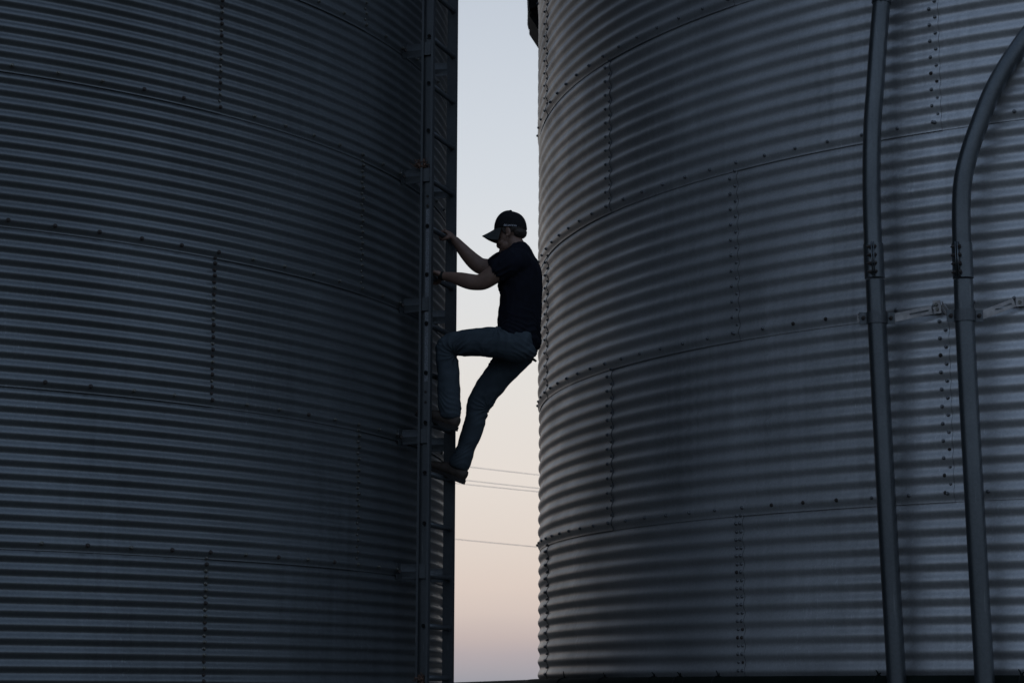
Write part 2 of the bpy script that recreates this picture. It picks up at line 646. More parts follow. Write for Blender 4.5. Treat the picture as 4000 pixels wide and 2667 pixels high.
def channel(y, sgn, z0, z1, grow=0.0, fl=0.030, dx=0.0):
    """C channel: web across local x, flanges pointing along sgn*y, rounded lips"""
    m = MB()
    t, wd = 0.0045, 0.076 + grow
    yw = y
    m.box((dx, yw, (z0 + z1) / 2), (wd, t, z1 - z0))
    for sx in (-1, 1):
        m.box((dx + sx * (wd / 2 - t / 2 + 0.001), yw + sgn * (fl / 2 + t / 2 - 0.0005), (z0 + z1) / 2), (t, fl, z1 - z0 - 0.002))
        m.box((dx + sx * (wd / 2 - 0.0065), yw + sgn * (fl + t / 2), (z0 + z1) / 2), (0.014, t, z1 - z0 - 0.004))
    return m


ztop, zbot = 6.4, -1.35
zs = 2.84                         # joint between ladder sections
channel(-HALF, -1, zl(zbot), zl(ztop)).build('rail', M_LAD, lad, False)
channel(HALF, 1, zl(zs), zl(ztop), -0.012, 0.016, -0.006).build('rail', M_LAD, lad, False)
channel(HALF, 1, zl(zbot), zl(zs) - 0.003, -0.007, 0.017, -0.005).build('rail', M_LAD, lad, False)
# splice plates inside the near rail
for za, zc, m in ((2.95, 1.865, M_SPL), (1.86, 1.62, M_LAD), (3.18, 2.955, M_LAD)):
    b = MB()
    b.box((0.004, -HALF - 0.0052, zl((za + zc) / 2)), (0.026, 0.004, za - zc - 0.006))
    b.build('splice_plate', m, lad, False)
for py in (768, 806, 1531, 1571, 1690):
    P = at_plane(1669, py, (*PF, H0), Dd)
    hole = MB()
    hole.tube([(0.0, -HALF - 0.0095, P[2] - LZ0), (0.0, -HALF - 0.004, P[2] - LZ0)], 0.009, 8)
    hole.build('splice_bolt', M_BOLTD, lad, False)
M_IN = simple('painted_bore_shade', (0.004, 0.004, 0.004), 0.9)  # near-black, stands in for the shade inside the open rung ends
for k in range(-7, 18):
    z = zl(ZR - 0.3048 * k)
    if not zl(zbot) < z < zl(ztop):
        continue
    m = MB()
    ang = np.linspace(0, 2 * np.pi, 17)
    prof = [(0.0132, 0.05), (0.0132, -0.006), (0.0165, -0.006), (0.0165, 2 * HALF + 0.001)]
    ro = MB()
    ro.grid(np.array([[[r * math.cos(a), -HALF - 0.004 + y, z + r * math.sin(a)] for r, y in prof] for a in ang]), True)
    ro.tube([(0, HALF - 0.012, z), (0, HALF - 0.0025, z)], 0.021, 16)
    rg = ro.build('rung', M_LAD, lad, True)
    m.tube([(0, -HALF + 0.02, z), (0, -HALF - 0.0092, z)], 0.0130, 14)  # solid plug in the rung end, the hollow's shade put into its colour
    m.build('bore_shade_plug', M_IN, rg, False)
# brackets to the bin at every seam
cL = np.array(BL['c'])
for k in range(-4, 4):
    zc = BL['z0'] + k * BL['H'] + 0.018
    for Pp, y in ((PF, -HALF + 0.004), (PB, HALF + 0.003)):
        v = Pp - cL
        a = math.atan2(v[1], v[0])
        foot = cL + np.array([math.cos(a), math.sin(a)]) * (BL['r'] + 0.012)
        # to ladder local
        d3 = np.array([*(foot - MID), 0])
        x0, y0 = d3 @ Ud, d3 @ Dd
        L = x0 + 0.0
        yb = y - (0.0 if y < 0 else 0)
        yb = y - 0.012 if y < 0 else y + 0.008
        m = MB()
        hh = 0.042
        # plate with an X-shaped crease: centre pushed out
        xa, xb = 0.012, x0 + 0.012
        ya, yb2 = yb, y0
        nx, nz = 9, 7
        G = np.zeros((nx, nz, 3))
        for i in range(nx):
            t = i / (nx - 1)
            for j in range(nz):
                s = j / (nz - 1) * 2 - 1
                dent = 0.010 * max(0, 1 - abs(s) / max(0.12, (1 - t) * 0.3 + t * 0.75)) * t
                hw = hh * (1 + 0.10 * t * t)
                G[i, j] = (xa + (xb - xa) * t, ya + (yb2 - ya) * t - dent, zl(zc) + s * hw)
        m.grid(G, False)
        G2 = G.copy()
        G2[:, :, 1] += 0.004
        m.grid(G2, True)
        for e1, e2 in ((G[:, 0], G2[:, 0]), (G[:, -1], G2[:, -1]), (G[0], G2[0])):
            m.grid(np.stack([e1, e2], 0), False)
        # flared foot lying on the wall
        Rb = basis((-math.sin(a), math.cos(a), 0))
        RL = np.stack([Ud, Dd, [0, 0, 1]], 0)
        for sy in (-1, 1):
            c = np.array([x0, y0, zl(zc)]) + RL @ (Rb @ np.array([-0.018, 0, 0])) + np.array([0, 0, sy * 0.030])
            tilt = Matrix.Rotation(sy * 0.22, 3, 'Y')
            m.box(c, (0.04, 0.004, 0.034), RL @ Rb @ np.array(tilt))
        br = m.build('bracket', M_LAD, lad, False)
        b = MB()
        b.tube([(x0 + 0.014 - 0.004, y0 - 0.03, zl(zc)), (x0 + 0.02, y0 - 0.036, zl(zc))], 0.010, 8)
        b.build('bracket_bolt', M_BOLTD, br, False)
        b = MB()
        b.tube([(0.0, yb - 0.012, zl(zc) + 0.002), (0.0, yb + 0.004, zl(zc) + 0.002)], 0.0105, 8)
        b.build('bracket_bolt', M_BOLTD, br, False)
# strap across the near rail where the bracket is bolted on: covers the web
for k in range(-4, 4):
    zc = BL['z0'] + k * BL['H'] + 0.018
    m = MB()
    m.box((-0.012, -HALF - 0.020, zl(zc)), (0.060, 0.004, 0.084))
    m.build('bracket_tab', M_LAD, lad, False)


def debris(px, py, label, n, rad):
    P = at_plane(px, py, (*PF, H0), Dd)
    o = MB()
    for _ in range(n):
        c = rng.normal(0, 1, 3) * np.array(rad) * 0.45
        c[2] = abs(c[2]) * 1.2 - rad[2] * 0.3
        d = rng.normal(0, 1, 3)
        d /= np.linalg.norm(d)
        ln = rng.uniform(0.01, 0.03)
        mid = c + rng.normal(0, 0.004, 3)
        o.tube([c - d * ln, mid, c + d * ln], [0.0016, 0.0024, 0.001], 5)
    for _ in range(n // 6):
        c = rng.normal(0, 1, 3) * np.array(rad) * 0.35
        o.ell(c, rng.uniform(0.005, 0.014, 3), None, 8, 6)
    e = o.build('debris_clump', M_RUST, None, False)
    e.location = P - Dd * 0.02
    tag(e, label, 'debris', 'clumps of brown debris lodged behind the ladder rail')


debris(1652, 650, 'clump of rust brown straw and dirt lodged on the ladder bracket above the climber', 120, (0.045, 0.02, 0.035))
debris(1646, 2652, 'small clump of brown dirt lodged at the foot of the near ladder rail', 60, (0.025, 0.015, 0.03))

# ------------------------------------------------------------------ tubes on the right bin
cR = BR['c']


def smooth_path(pts, sub=8):
    pts = np.array(pts, float)
    Q = np.vstack([2 * pts[0] - pts[1], pts, 2 * pts[-1] - pts[-2]])
    o = []
    for i in range(1, len(Q) - 2):
        p0, p1, p2, p3 = Q[i - 1:i + 3]
        for k in range(sub):
            t = k / sub
            o.append(0.5 * (2 * p1 + (p2 - p0) * t + (2 * p0 - 5 * p1 + 4 * p2 - p3) * t * t + (3 * p1 - p0 - 3 * p2 + p3) * t ** 3))
    o.append(pts[-1])
    return np.array(o)


def slotted_bar(A, Bp, h, slot=True, mat=M_STRAP, parent=None, name='strap'):
    A, Bp = np.array(A), np.array(Bp)
    L = np.linalg.norm(Bp - A)
    Rb = basis(Bp - A)
    m = MB()

    def bx(x0, x1, z0, z1):
        m.box(A + Rb @ np.array([(x0 + x1) / 2, 0, (z0 + z1) / 2]), (x1 - x0, 0.005, z1 - z0), Rb)
    if slot:
        s0, s1, sh = L * 0.45, L * 0.92, 0.006
        bx(0, s0, -h / 2, h / 2)
        bx(s1, L, -h / 2, h / 2)
        bx(s0, s1, sh, h / 2)
        bx(s0, s1, -h / 2, -sh)
    else:
        bx(0, L, -h / 2, h / 2)
    return m.build(name, mat, parent, False)


def conveying_tube(low, high, label, coup_py, clamp_py, straps, top_coupling, flange_ang):
    ref = at_cyl(low[2][0], clamp_py, cR, BR['r'] + 0.19)
    Y = ref[1]
    root = empty('conveying_tube', (ref[0], Y, 0))
    tag(root, label, 'steel tube', 'steel tubes running up the paler grain bin')
    rad = 0.056
    o3 = np.array([ref[0], Y, 0])
    lowp = [at_y(px, py, Y) - o3 for px, py in low]
    d = lowp[1] - lowp[0]
    lowp = [lowp[0] - d * ((lowp[0][2] - 0.02) / d[2])] + lowp
    m = MB()
    lp = smooth_path(lowp, 5)
    m.tube(lp, rad, 32)
    m.build('lower_pipe', M_TUBE, root)
    hp = smooth_path([at_y(px, py, Y) - o3 for px, py in high], 8)
    m = MB()
    m.tube(hp, rad - 0.0015, 32)
    m.build('upper_pipe', M_TUBE, root)

    def coupling(pa, pb):
        m = MB()
        A, Bq = at_y(*pa, Y) - o3, at_y(*pb, Y) - o3
        m.tube([A, Bq], rad + 0.004, 32)
        ax = (Bq - A) / np.linalg.norm(Bq - A)
        nrm = np.array([math.sin(flange_ang), -math.cos(flange_ang), 0])
        nrm -= ax * (nrm @ ax)
        nrm /= np.linalg.norm(nrm)
        side = np.cross(ax, nrm)
        Rb = np.stack([nrm, side, ax], 1)
        c = (A + Bq) / 2
        ln = np.linalg.norm(Bq - A)
        for s in (-1, 1):
            m.box(c + nrm * (rad + 0.016) + side * s * 0.0062, (0.030, 0.006, ln * 0.99), Rb)
        cp = m.build('coupling', M_TUBE, root, False)
        for q in cp.data.polygons:
            q.use_smooth = len(q.vertices) == 4 and q.area < 0.01
        for i in range(4):
            b = MB()
            p = c + ax * ln * (i - 1.5) / 4.1 + nrm * (rad + 0.018)
            b.tube([p - side * 0.030, p - side * 0.0092], 0.0105, 6)
            b.tube([p + side * 0.0092, p + side * 0.020], 0.0115, 6)
            b.tube([p - side * 0.038, p + side * 0.024], 0.0055, 8)
            b.build('coupling_bolt', M_BOLTD, cp, False)
    coupling(*coup_py)
    if top_coupling:
        coupling(*top_coupling)
    # clamp
    mid = np.array([np.interp(clamp_py, [p[1] for p in low[::-1]], [p[0] for p in low[::-1]]), clamp_py])
    C = at_y(mid[0], mid[1], Y) - o3
    m = MB()
    hh = 0.035
    ang = np.linspace(math.pi, 2 * math.pi, 17)
    G = np.array([[[C[0] + r * math.cos(a), C[1] + r * math.sin(a), C[2] + z] for r, z in
                   ((rad + 0.001, -hh), (rad + 0.0075, -hh), (rad + 0.0075, hh), (rad + 0.001, hh))] for a in ang])
    m.grid(G, False)
    for s in (-1, 1):
        m.box(C + np.array([s * (rad + 0.026), -0.004, 0]), (0.046, 0.007, 2 * hh))
    cl = m.build('clamp', M_LAD, root, False)
    for s in (-1, 1):
        b = MB()
        p = C + np.array([s * (rad + 0.026), -0.008, 0])
        b.tube([p, p + np.array([0, -0.012, 0])], 0.0125, 6)
        b.tube([p, p + np.array([0, -0.020, 0])], 0.006, 8)
        b.build('clamp_bolt', M_BOLTD, cl, False)
    for s, px, py, slot in straps:
        A = C + np.array([s * (rad + 0.030), 0.004, 0])
        E_ = at_cyl(px, py, cR, BR['r'] + 0.028) - o3
        st = slotted_bar(A, E_, 0.050, slot, M_STRAP, root)
        # bent tab flat on the wall, with its bolt
        Pw = at_cyl(px + s * 22, py - 2, cR, BR['r'] + 0.018)
        n = np.array([Pw[0] - cR[0], Pw[1] - cR[1], 0])
        n /= np.linalg.norm(n)
        Rb = basis(np.cross([0, 0, 1], n))
        t = MB()
        t.box(Pw - o3, (0.046, 0.005, 0.050), Rb)
        t.build('strap_tab', M_STRAP, st, False)
        b = MB()
        b.tube([Pw - o3, Pw - o3 + n * 0.012], 0.0105, 6)
        b.build('tab_bolt', M_BOLT, st, False)
    return root


conveying_tube([(3503, 2667), (3465, 2000), (3428, 1300), (3418, 1095)], [(3416, 1080), (3410, 950), (3405, 780), (3405, 600), (3409, 470), (3418, 350), (3430, 175), (3445, 0), (3458, -130), (3476, -280)],
               'slender steel tube nearer the gap, almost straight with a bolted coupling', ((3417, 1087), (3411, 954)), 1243,
               ((-1, 3384, 1243, False), (1, 3640, 1210, True)), ((3443, 14), (3456, -115)), -0.25)
conveying_tube([(3847, 2667), (3809, 2000), (3771, 1300), (3763, 1095)], [(3763, 1080), (3757, 950), (3755, 800), (3764, 690), (3790, 585), (3824, 488), (3870, 372), (3922, 275), (3985, 180), (4060, 80), (4150, -20), (4250, -110)],
               'steel tube whose top bends to the right, beside the straight one', ((3763, 1088), (3757, 952)), 1234,
               ((-1, 3680, 1192, True), (1, 3962, 1182, True)), None, -0.62)

# ------------------------------------------------------------------ dark pipe round the foot of the right bin
pr_ = 0.062
zp = 0.112 - pr_
tht = math.atan2(-cR[1], -cR[0]) - math.acos((BR['r'] + 0.075) / math.hypot(*cR))      # silhouette side
ths = np.linspace(tht - 0.02, -0.9, 60)
rp = BR['r'] + 0.015 + pr_
arc = [(cR[0] + rp * math.cos(t), cR[1] + rp * math.sin(t), H0 + zp) for t in ths]
P0, P1 = np.array(arc[0]), np.array(arc[1])
# the pipe leaves the bin and runs on behind the ladder
end = at_plane(1740, 2664.5, (0, 19.6, 0), np.array([0, 1.0, 0]))
end[2] = end[2] - pr_
far = end + (end - P0) * 3.0
path = [far, end, (end + P0) / 2] + [np.array(a) for a in arc]
pipe = empty('pipe', (0, 0, H0 + zp))
tag(pipe, 'dark green horizontal pipe with wire ties running low around the paler bin', 'pipe')
m = MB()
m.tube(np.array(path) - np.array([0, 0, H0 + zp]), pr_, 24)
m.build('pipe_body', M_PIPE, pipe)
for px in (2205, 2362, 2555, 2806, 3432, 3990, 2655):
    Pt = at_cyl(px, 2640, cR, rp)
    a = math.atan2(Pt[1] - cR[1], Pt[0] - cR[0])
    n = np.array([math.cos(a), math.sin(a), 0])
    tg = np.array([-math.sin(a), math.cos(a), 0])
    c = np.array([cR[0], cR[1], 0]) + n * rp
    ring = MB()
    an = np.linspace(0, 2 * np.pi, 21)
    ring.tube([c + (n * math.cos(q) + np.array([0, 0, 1]) * math.sin(q)) * (pr_ + 0.003) for q in an], 0.004, 6)
    for sx, hgt in ((-1, 0.038), (1, 0.020)):
        b0 = c + np.array([0, 0, pr_])
        j1, j2 = rng.uniform(0.6, 1.3, 2)
        ring.tube([b0, b0 + tg * sx * 0.008 * j1 + np.array([0, 0, hgt * 0.5]), b0 + tg * sx * 0.016 * j2 + n * 0.005 + np.array([0, 0, hgt * j1])], [0.006, 0.0045, 0.003], 6)
    ring.build('wire_tie', M_BLACK, pipe, False)

# ------------------------------------------------------------------ dark duct behind the right bin
Yd = 18.3
du = empty('metal_duct', tuple(at_y(2085, 100, Yd)))
tag(du, 'black sheet metal duct with a slanted lower end jutting out behind the paler bin', 'duct')
org = np.array(du.location)


def slab(pts, th, name, parent, mat, y0=0.0):
    m = MB()
    f = [at_y(px, py, Yd) - org + np.array([0, y0, 0]) for px, py in pts]
    n = len(f)
    v = [p - np.array([0, th, 0]) for p in f] + f
    fc = [tuple(range(n)), tuple(range(n, 2 * n))[::-1]] + [(i, n + i, n + (i + 1) % n, (i + 1) % n) for i in range(n)]
    m.add(v, fc)
    return m.build(name, mat, parent, False)


slab([(2052, -160), (2063, 96), (2066, 112), (2104, 98), (2190, 70), (2190, -160)], 0.55, 'duct_shaft', du, M_BLACK)
slab([(2066, 113), (2074, 122), (2073, 126), (2067, 132), (2070, 138), (2104, 190), (2190, 320), (2190, 71), (2104, 99)], 0.52, 'duct_spout', du, M_BLACK, 0.015)
slab([(2060, 92), (2065, 92), (2066, 117), (2063, 106)], 0.5, 'duct_flange', du, M_BLACK, 0.03)

# ------------------------------------------------------------------ power lines far behind
lines = [((1831, 1823), (2104, 1854.5), 'uppermost of the four overhead wires crossing the sky gap'),
         ((1816, 1875), (2104, 1906.5), 'second overhead wire from the top, close above another one'),
         ((1809, 1890), (2104, 1920), 'third overhead wire from the top, just under its close neighbour'),
         ((1779, 2105), (2105, 2136), 'lowest overhead wire, alone in the pink part of the sky')]
for i, (a, b, lab) in enumerate(lines):
    A, Bq = at_y(*a, 62.0), at_y(*b, 60.0)
    d = Bq - A
    t = np.linspace(-22, 24, 93)
    L = np.linalg.norm(d)
    pts = np.array([A + d * q + np.array([0, 0, 0.0004 * ((q - 0.5) * L) ** 2]) for q in t])
    m = MB()
    m.tube(pts - A, 0.0085, 6)
    o = m.build('power_line', M_WIRE)
    o.location = A
    tag(o, lab, 'overhead wire', 'overhead wires beyond the bins')

# ------------------------------------------------------------------ the climber
BF = ZR - 0.3048 * 9              # eye-relative height of the lower foot's rung
PZ = H0 + BF
man = empty('person', (MID[0], MID[1], PZ), LANG)
tag(man, 'person in black cap, dark t-shirt and blue jeans climbing the ladder between the bins', 'person')
RLm = np.stack([Ud, Dd, [0, 0, 1]], 0)
OM = np.array([MID[0], MID[1], PZ])


def PL(px, py, s):                # photo position at lateral offset s -> local (a, s, b)
    P = at_plane(px, py, np.array([MID[0], MID[1], 0]) + Dd * s, Dd)
    return RLm @ (P - OM)


DM = F / 12.75                    # pixels per metre at the climber


def sec(px, py, s, hw, lat):
    return (PL(px, py, s), hw / DM, lat)


def rung_b(k):
    return ZR - 0.3048 * k - BF


def folds(o, spots):
    me = o.data
    nor = [v.normal.copy() for v in me.vertices]
    for v, q in zip(me.vertices, nor):
        h = 0.0
        for kind, c, r, amp, k in spots:
            d = (v.co - Vector(c))
            L = math.sqrt(d.x ** 2 + d.z ** 2 + (0.35 * d.y) ** 2)
            if L > 2.2 * r:
                continue
            wgt = math.exp(-(L / r) ** 2)
            nz_ = noise.noise(v.co * 9.0)
            if kind == 'fan':                 # creases running out from the inside of a bend
                wgt *= min(1.0, L / (0.35 * r))
                ph = math.atan2(d.z, d.x) * k + 4.0 * nz_ + 6 * d.y
            else:                             # stacked folds along direction k
                ph = (d.x * k[0] + d.z * k[1]) * 2 * math.pi + 5.0 * nz_ + 12 * d.y
            sn = math.sin(ph)
            h += wgt * amp * (1 - 1.6 * abs(sn) ** 0.8)
        v.co += q * h
    me.update()


def remeshed(mb, name, mat, parent, voxel, smooth=4, wrinkle=0.0, wscale=(18, 18, 18)):
    o = mb.build(name, mat, parent)
    r = o.modifiers.new('r', 'REMESH')
    r.mode = 'VOXEL'
    r.voxel_size = voxel
    sm = o.modifiers.new('s', 'SMOOTH')
    sm.iterations = smooth
    sm.factor = 0.5
    bpy.context.view_layer.update()
    dg = bpy.context.evaluated_depsgraph_get()
    me = bpy.data.meshes.new_from_object(o.evaluated_get(dg))
    o.modifiers.clear()
    old = o.data
    o.data = me
    bpy.data.meshes.remove(old)
    if wrinkle:
        n = len(me.vertices)
        nor = [v.normal.copy() for v in me.vertices]
        for v, q in zip(me.vertices, nor):
            p = Vector((v.co.x * wscale[0], v.co.y * wscale[1], v.co.z * wscale[2]))
            h = noise.noise(p) + 0.5 * noise.noise(p * 2.3) - 0.6 * abs(noise.noise(p * 0.8 + Vector((5, 5, 5))))
            v.co += q * (h * wrinkle)
    me.polygons.foreach_set('use_smooth', [True] * len(me.polygons))
    if not me.materials:
        me.materials.append(mat)
    me.name = name
    me.update()
    return o


# --- body: head, neck, arms, hands, inner trunk and legs as one skin
bd = MB()
HS = 0.0                          # head is on the mid plane
skull = PL(1996, 896, HS)
tilt = Matrix.Rotation(-0.28, 3, 'Y')      # head bowed towards the rungs
Rt = np.array(tilt)
bd.ell(skull, (0.086, 0.072, 0.082), Rt)
bd.ell(PL(1978, 925, HS), (0.060, 0.060, 0.072), Rt)
bd.ell(PL(1984, 958, HS), (0.058, 0.052, 0.046), Rt)          # jaw
bd.ell(PL(1967, 988, HS), (0.024, 0.026, 0.020), Rt)          # chin
bd.ell(PL(1959, 979, HS), (0.017, 0.024, 0.008), Rt)          # lips
bd.ell(PL(1961, 972, HS), (0.017, 0.023, 0.007), Rt)
bd.ell(PL(1956, 928, HS), (0.020, 0.048, 0.011), Rt)          # brow
bd.loft([(PL(1951, 936, HS), 0.010, 0.010), (PL(1948, 950, HS), 0.013, 0.012), (PL(1947, 962, HS), 0.012, 0.017), (PL(1952, 967, HS), 0.008, 0.015)], 14, 4)
for s in (-1, 1):
    bd.ell(PL(1967, 950, HS) + np.array([0, s * 0.040, 0]), (0.026, 0.016, 0.020), Rt)     # cheek
    er = np.array(Matrix.Rotation(s * 0.35, 3, 'Z')) @ Rt
    ec = PL(2001, 914, HS) + np.array([0.0, s * 0.078, 0])
    bd.ell(ec, (0.019, 0.007, 0.031), er)
    bd.ell(ec + np.array([-0.006, s * 0.002, -0.024]), (0.009, 0.007, 0.011), er)
bd.loft([sec(2001, 935, 0, 34, 0.055), sec(2018, 965, 0, 35, 0.057), sec(2032, 1000, 0, 42, 0.075)], 20, 4)
bd.loft([sec(2035, 1000, 0, 45, 0.12), sec(2030, 1060, 0, 62, 0.15), sec(2030, 1180, 0, 62, 0.13), sec(2030, 1300, 0, 60, 0.13), sec(2030, 1370, 0, 50, 0.12)], 20, 4)
SLn = -0.185
# near (left) arm
bd.loft([sec(2012, 1012, -0.15, 42.9, 0.052), sec(1985, 1036, SLn, 37, 0.050), sec(1935, 1068, -0.20, 37.3, 0.046), sec(1893, 1096, -0.20, 33.9, 0.042), sec(1866, 1103, -0.195, 30.5, 0.040),
         sec(1835, 1100, -0.185, 30.5, 0.043), sec(1800, 1091, -0.165, 27.1, 0.040), sec(1765, 1083, -0.14, 20.3, 0.031), sec(1736, 1079, -0.12, 16.9, 0.027), sec(1727, 1078, -0.115, 16.9, 0.028)], 20, 4)
# far (right) arm
bd.loft([sec(2005, 1010, 0.15, 42.9, 0.052), sec(1970, 1028, 0.185, 40.7, 0.050), sec(1925, 1045, 0.19, 36.2, 0.045), sec(1880, 1040, 0.185, 32.8, 0.042), sec(1855, 1024, 0.18, 31.6, 0.041),
         sec(1830, 1000, 0.165, 28.2, 0.040), sec(1806, 973, 0.15, 23.7, 0.034), sec(1788, 951, 0.135, 19.2, 0.028), sec(1776, 938, 0.125, 16.9, 0.027)], 20, 4)


def grip(k, s0, wrist, thumb, lift, tilt_s):
    """hand closed over the rung k at lateral s0; thumb = +1/-1 side along the rung"""
    b0 = rung_b(k)
    rr = 0.0165
    kn = []
    for i, (ds, ln) in enumerate(((0.031, 0.92), (0.0105, 1.0), (-0.0105, 0.95), (-0.030, 0.8))):
        s = s0 + thumb * ds
        an0 = math.radians(62 + lift)
        rk = rr + 0.016 + 0.002 * (1 - abs(i - 1.3) / 2)
        pts = []
        for q, (da, rd) in enumerate(((0, rk), (52, rr + 0.0125), (104, rr + 0.0105), (150, rr + 0.010))):
            a = an0 + math.radians(da * ln)
            pts.append(np.array([math.cos(a) * rd, s + tilt_s * q * 0.002, b0 + math.sin(a) * rd]))
        kn.append(pts[0])
        bd.loft([(pts[0], 0.0105, 0.0105), (pts[1], 0.0098, 0.0098), (pts[2], 0.0088, 0.0088), (pts[3], 0.0075, 0.0078)], 12, 5)
        bd.ell(pts[0], (0.0115, 0.0105, 0.0115), None, 12, 8)
    kn = np.array(kn)
    kc = kn.mean(0)
    w = np.array(wrist)
    mid = (kc + w) / 2 + np.array([0.0, 0, 0.004])
    bd.loft([(w, 0.019, 0.028), (mid, 0.019, 0.040), (kc + (kc - w) * -0.05, 0.0145, 0.043), (kc, 0.011, 0.041)], 18, 5)
    # thumb: leaves the palm's side near its base and closes under the rung
    base = w * 0.55 + kc * 0.45 + np.array([-0.004, thumb * 0.034, -0.012])
    t1 = np.array([0.030, s0 + thumb * 0.052, b0 - 0.016])
    t2 = np.array([0.006, s0 + thumb * 0.056, b0 - rr - 0.0105])
    t3 = np.array([-0.018, s0 + thumb * 0.050, b0 - rr - 0.006])
    bd.loft([(base, 0.016, 0.016), (t1, 0.0125, 0.0125), (t2, 0.0105, 0.0105), (t3, 0.0085, 0.009)], 12, 5)


wl = PL(1727, 1078, -0.115)
grip(5, -0.125, wl, 1, 0, 1)
wr = PL(1774, 936, 0.122)
grip(4, 0.105, wr, -1, 20, -1)
# inner legs
bd.loft([sec(2035, 1350, -0.09, 45, 0.07), sec(1870, 1336, -0.11, 40, 0.06), sec(1755, 1350, -0.11, 32, 0.05), sec(1752, 1480, -0.10, 30, 0.045), sec(1757, 1625, -0.095, 22, 0.035)], 18, 4)
bd.loft([sec(2035, 1370, 0.09, 45, 0.07), sec(1925, 1490, 0.10, 38, 0.06), sec(1868, 1585, 0.10, 32, 0.05), sec(1838, 1700, 0.10, 28, 0.045), sec(1795, 1815, 0.10, 22, 0.035)], 18, 4)
remeshed(bd, 'body', M_SKIN, man, 0.0038, 3)

for s in (-1, 1):
    e = MB()
    e.ell(PL(1957, 938, HS) + np.array([0.004, s * 0.030, 0]), (0.011, 0.013, 0.009), None, 12, 8)
    e.build('eye', M_EYE, man)

# --- hair below the cap
h = MB()
h.ell(PL(2010, 903, HS), (0.080, 0.077, 0.036), Rt)
h.ell(PL(2030, 912, HS), (0.044, 0.065, 0.034), Rt)
for s in (-1, 1):
    h.ell(PL(1984, 905, HS) + np.array([0, s * 0.068, 0]), (0.016, 0.010, 0.026), Rt)
remeshed(h, 'hair', M_HAIR, man, 0.004, 2, 0.003, (90, 90, 60))

# --- t-shirt
t = MB()
t.loft([sec(2026, 1338, 0, 84, 0.178), sec(2028, 1300, 0, 82, 0.176), sec(2030, 1240, 0, 79, 0.170), sec(2033, 1185, 0, 78, 0.172), sec(2036, 1130, 0, 79, 0.182), sec(2031, 1085, 0, 84, 0.195),
        sec(2025, 1045, 0, 82, 0.205), sec(2024, 1012, 0, 70, 0.185), sec(2026, 985, 0, 52, 0.125), sec(2022, 970, 0, 42, 0.078)], 28, 5)
t.loft([sec(2035, 1020, -0.10, 52, 0.07), sec(2010, 1020, -0.165, 50, 0.066), sec(1980, 1036, -0.19, 50, 0.066), sec(1953, 1053, -0.20, 47, 0.064), sec(1946, 1058, -0.20, 46, 0.063)], 22, 5)
t.loft([sec(2030, 1015, 0.10, 50, 0.07), sec(1998, 1012, 0.165, 48, 0.064), sec(1960, 1026, 0.19, 46, 0.064), sec(1934, 1040, 0.195, 43, 0.060), sec(1926, 1044, 0.195, 42, 0.060)], 22, 5)
t.loft([sec(1990, 1100, -0.06, 42, 0.08), sec(1978, 1135, -0.06, 32, 0.08)], 18, 4)
remeshed(t, 'shirt', M_SHIRT, man, 0.0055, 3, 0.0055, (16, 16, 10))

folds(bpy.data.objects['shirt'], [('fan', PL(1948, 1095, -0.12), 0.13, 0.008, 6), ('fan', PL(1945, 1285, -0.05), 0.12, 0.005, 5), ('stack', PL(2085, 1310, -0.05), 0.14, 0.006, (5, 13)),
                                ('fan', PL(1990, 985, -0.12), 0.10, 0.005, 5)])
# --- jeans
j = MB()
j.loft([sec(2032, 1300, 0, 66, 0.162), sec(2034, 1345, 0, 70, 0.172), sec(2040, 1375, 0, 52, 0.165)], 26, 5)
j.loft([sec(2052, 1352, -0.085, 62, 0.088), sec(2010, 1345, -0.095, 70, 0.092), sec(1950, 1338, -0.105, 62, 0.088), sec(1872, 1336, -0.11, 55, 0.082), sec(1800, 1340, -0.11, 49, 0.074), sec(1757, 1346, -0.11, 44, 0.068),
        sec(1740, 1362, -0.11, 38, 0.066), sec(1743, 1395, -0.108, 40, 0.066), sec(1749, 1440, -0.105, 42, 0.066), sec(1752, 1500, -0.10, 44, 0.068), sec(1755, 1560, -0.097, 45, 0.068), sec(1758, 1600, -0.095, 42, 0.066), sec(1759, 1624, -0.095, 40, 0.064)], 24, 5)
j.loft([sec(2042, 1372, 0.085, 56, 0.086), sec(1990, 1415, 0.095, 60, 0.088), sec(1935, 1480, 0.10, 55, 0.083), sec(1895, 1535, 0.10, 52, 0.074), sec(1868, 1582, 0.10, 49, 0.07), sec(1860, 1626, 0.10, 41, 0.068),
        sec(1842, 1690, 0.10, 41, 0.066), sec(1820, 1745, 0.10, 35, 0.062), sec(1807, 1782, 0.10, 40, 0.064), sec(1797, 1805, 0.10, 45, 0.066), sec(1792, 1818, 0.10, 44, 0.064)], 24, 5)
j.ell(PL(2052, 1375, 0.07), (0.062, 0.09, 0.048))
j.ell(PL(2052, 1368, -0.075), (0.062, 0.09, 0.060))
jeans = remeshed(j, 'jeans', M_JEAN, man, 0.0045, 2, 0.005, (6, 5, 12))
folds(jeans, [('fan', PL(1786, 1386, -0.11), 0.10, 0.0075, 7), ('fan', PL(1955, 1282, -0.10), 0.12, 0.007, 6), ('fan', PL(1913, 1598, 0.10), 0.085, 0.007, 7),
              ('fan', PL(1911, 1400, -0.06), 0.11, 0.003, 4), ('stack', PL(1757, 1585, -0.10), 0.075, 0.0038, (9, 15)), ('stack', PL(1812, 1768, 0.10), 0.07, 0.0045, (-9, 14)),
              ('fan', PL(1712, 1340, -0.11), 0.06, 0.004, 5), ('stack', PL(2070, 1380, -0.05), 0.07, 0.004, (12, 14))])
pk = MB()
pk.box(PL(2084, 1404, 0.075), (0.020, 0.07, 0.012), np.array(Matrix.Rotation(0.75, 3, 'Y')))
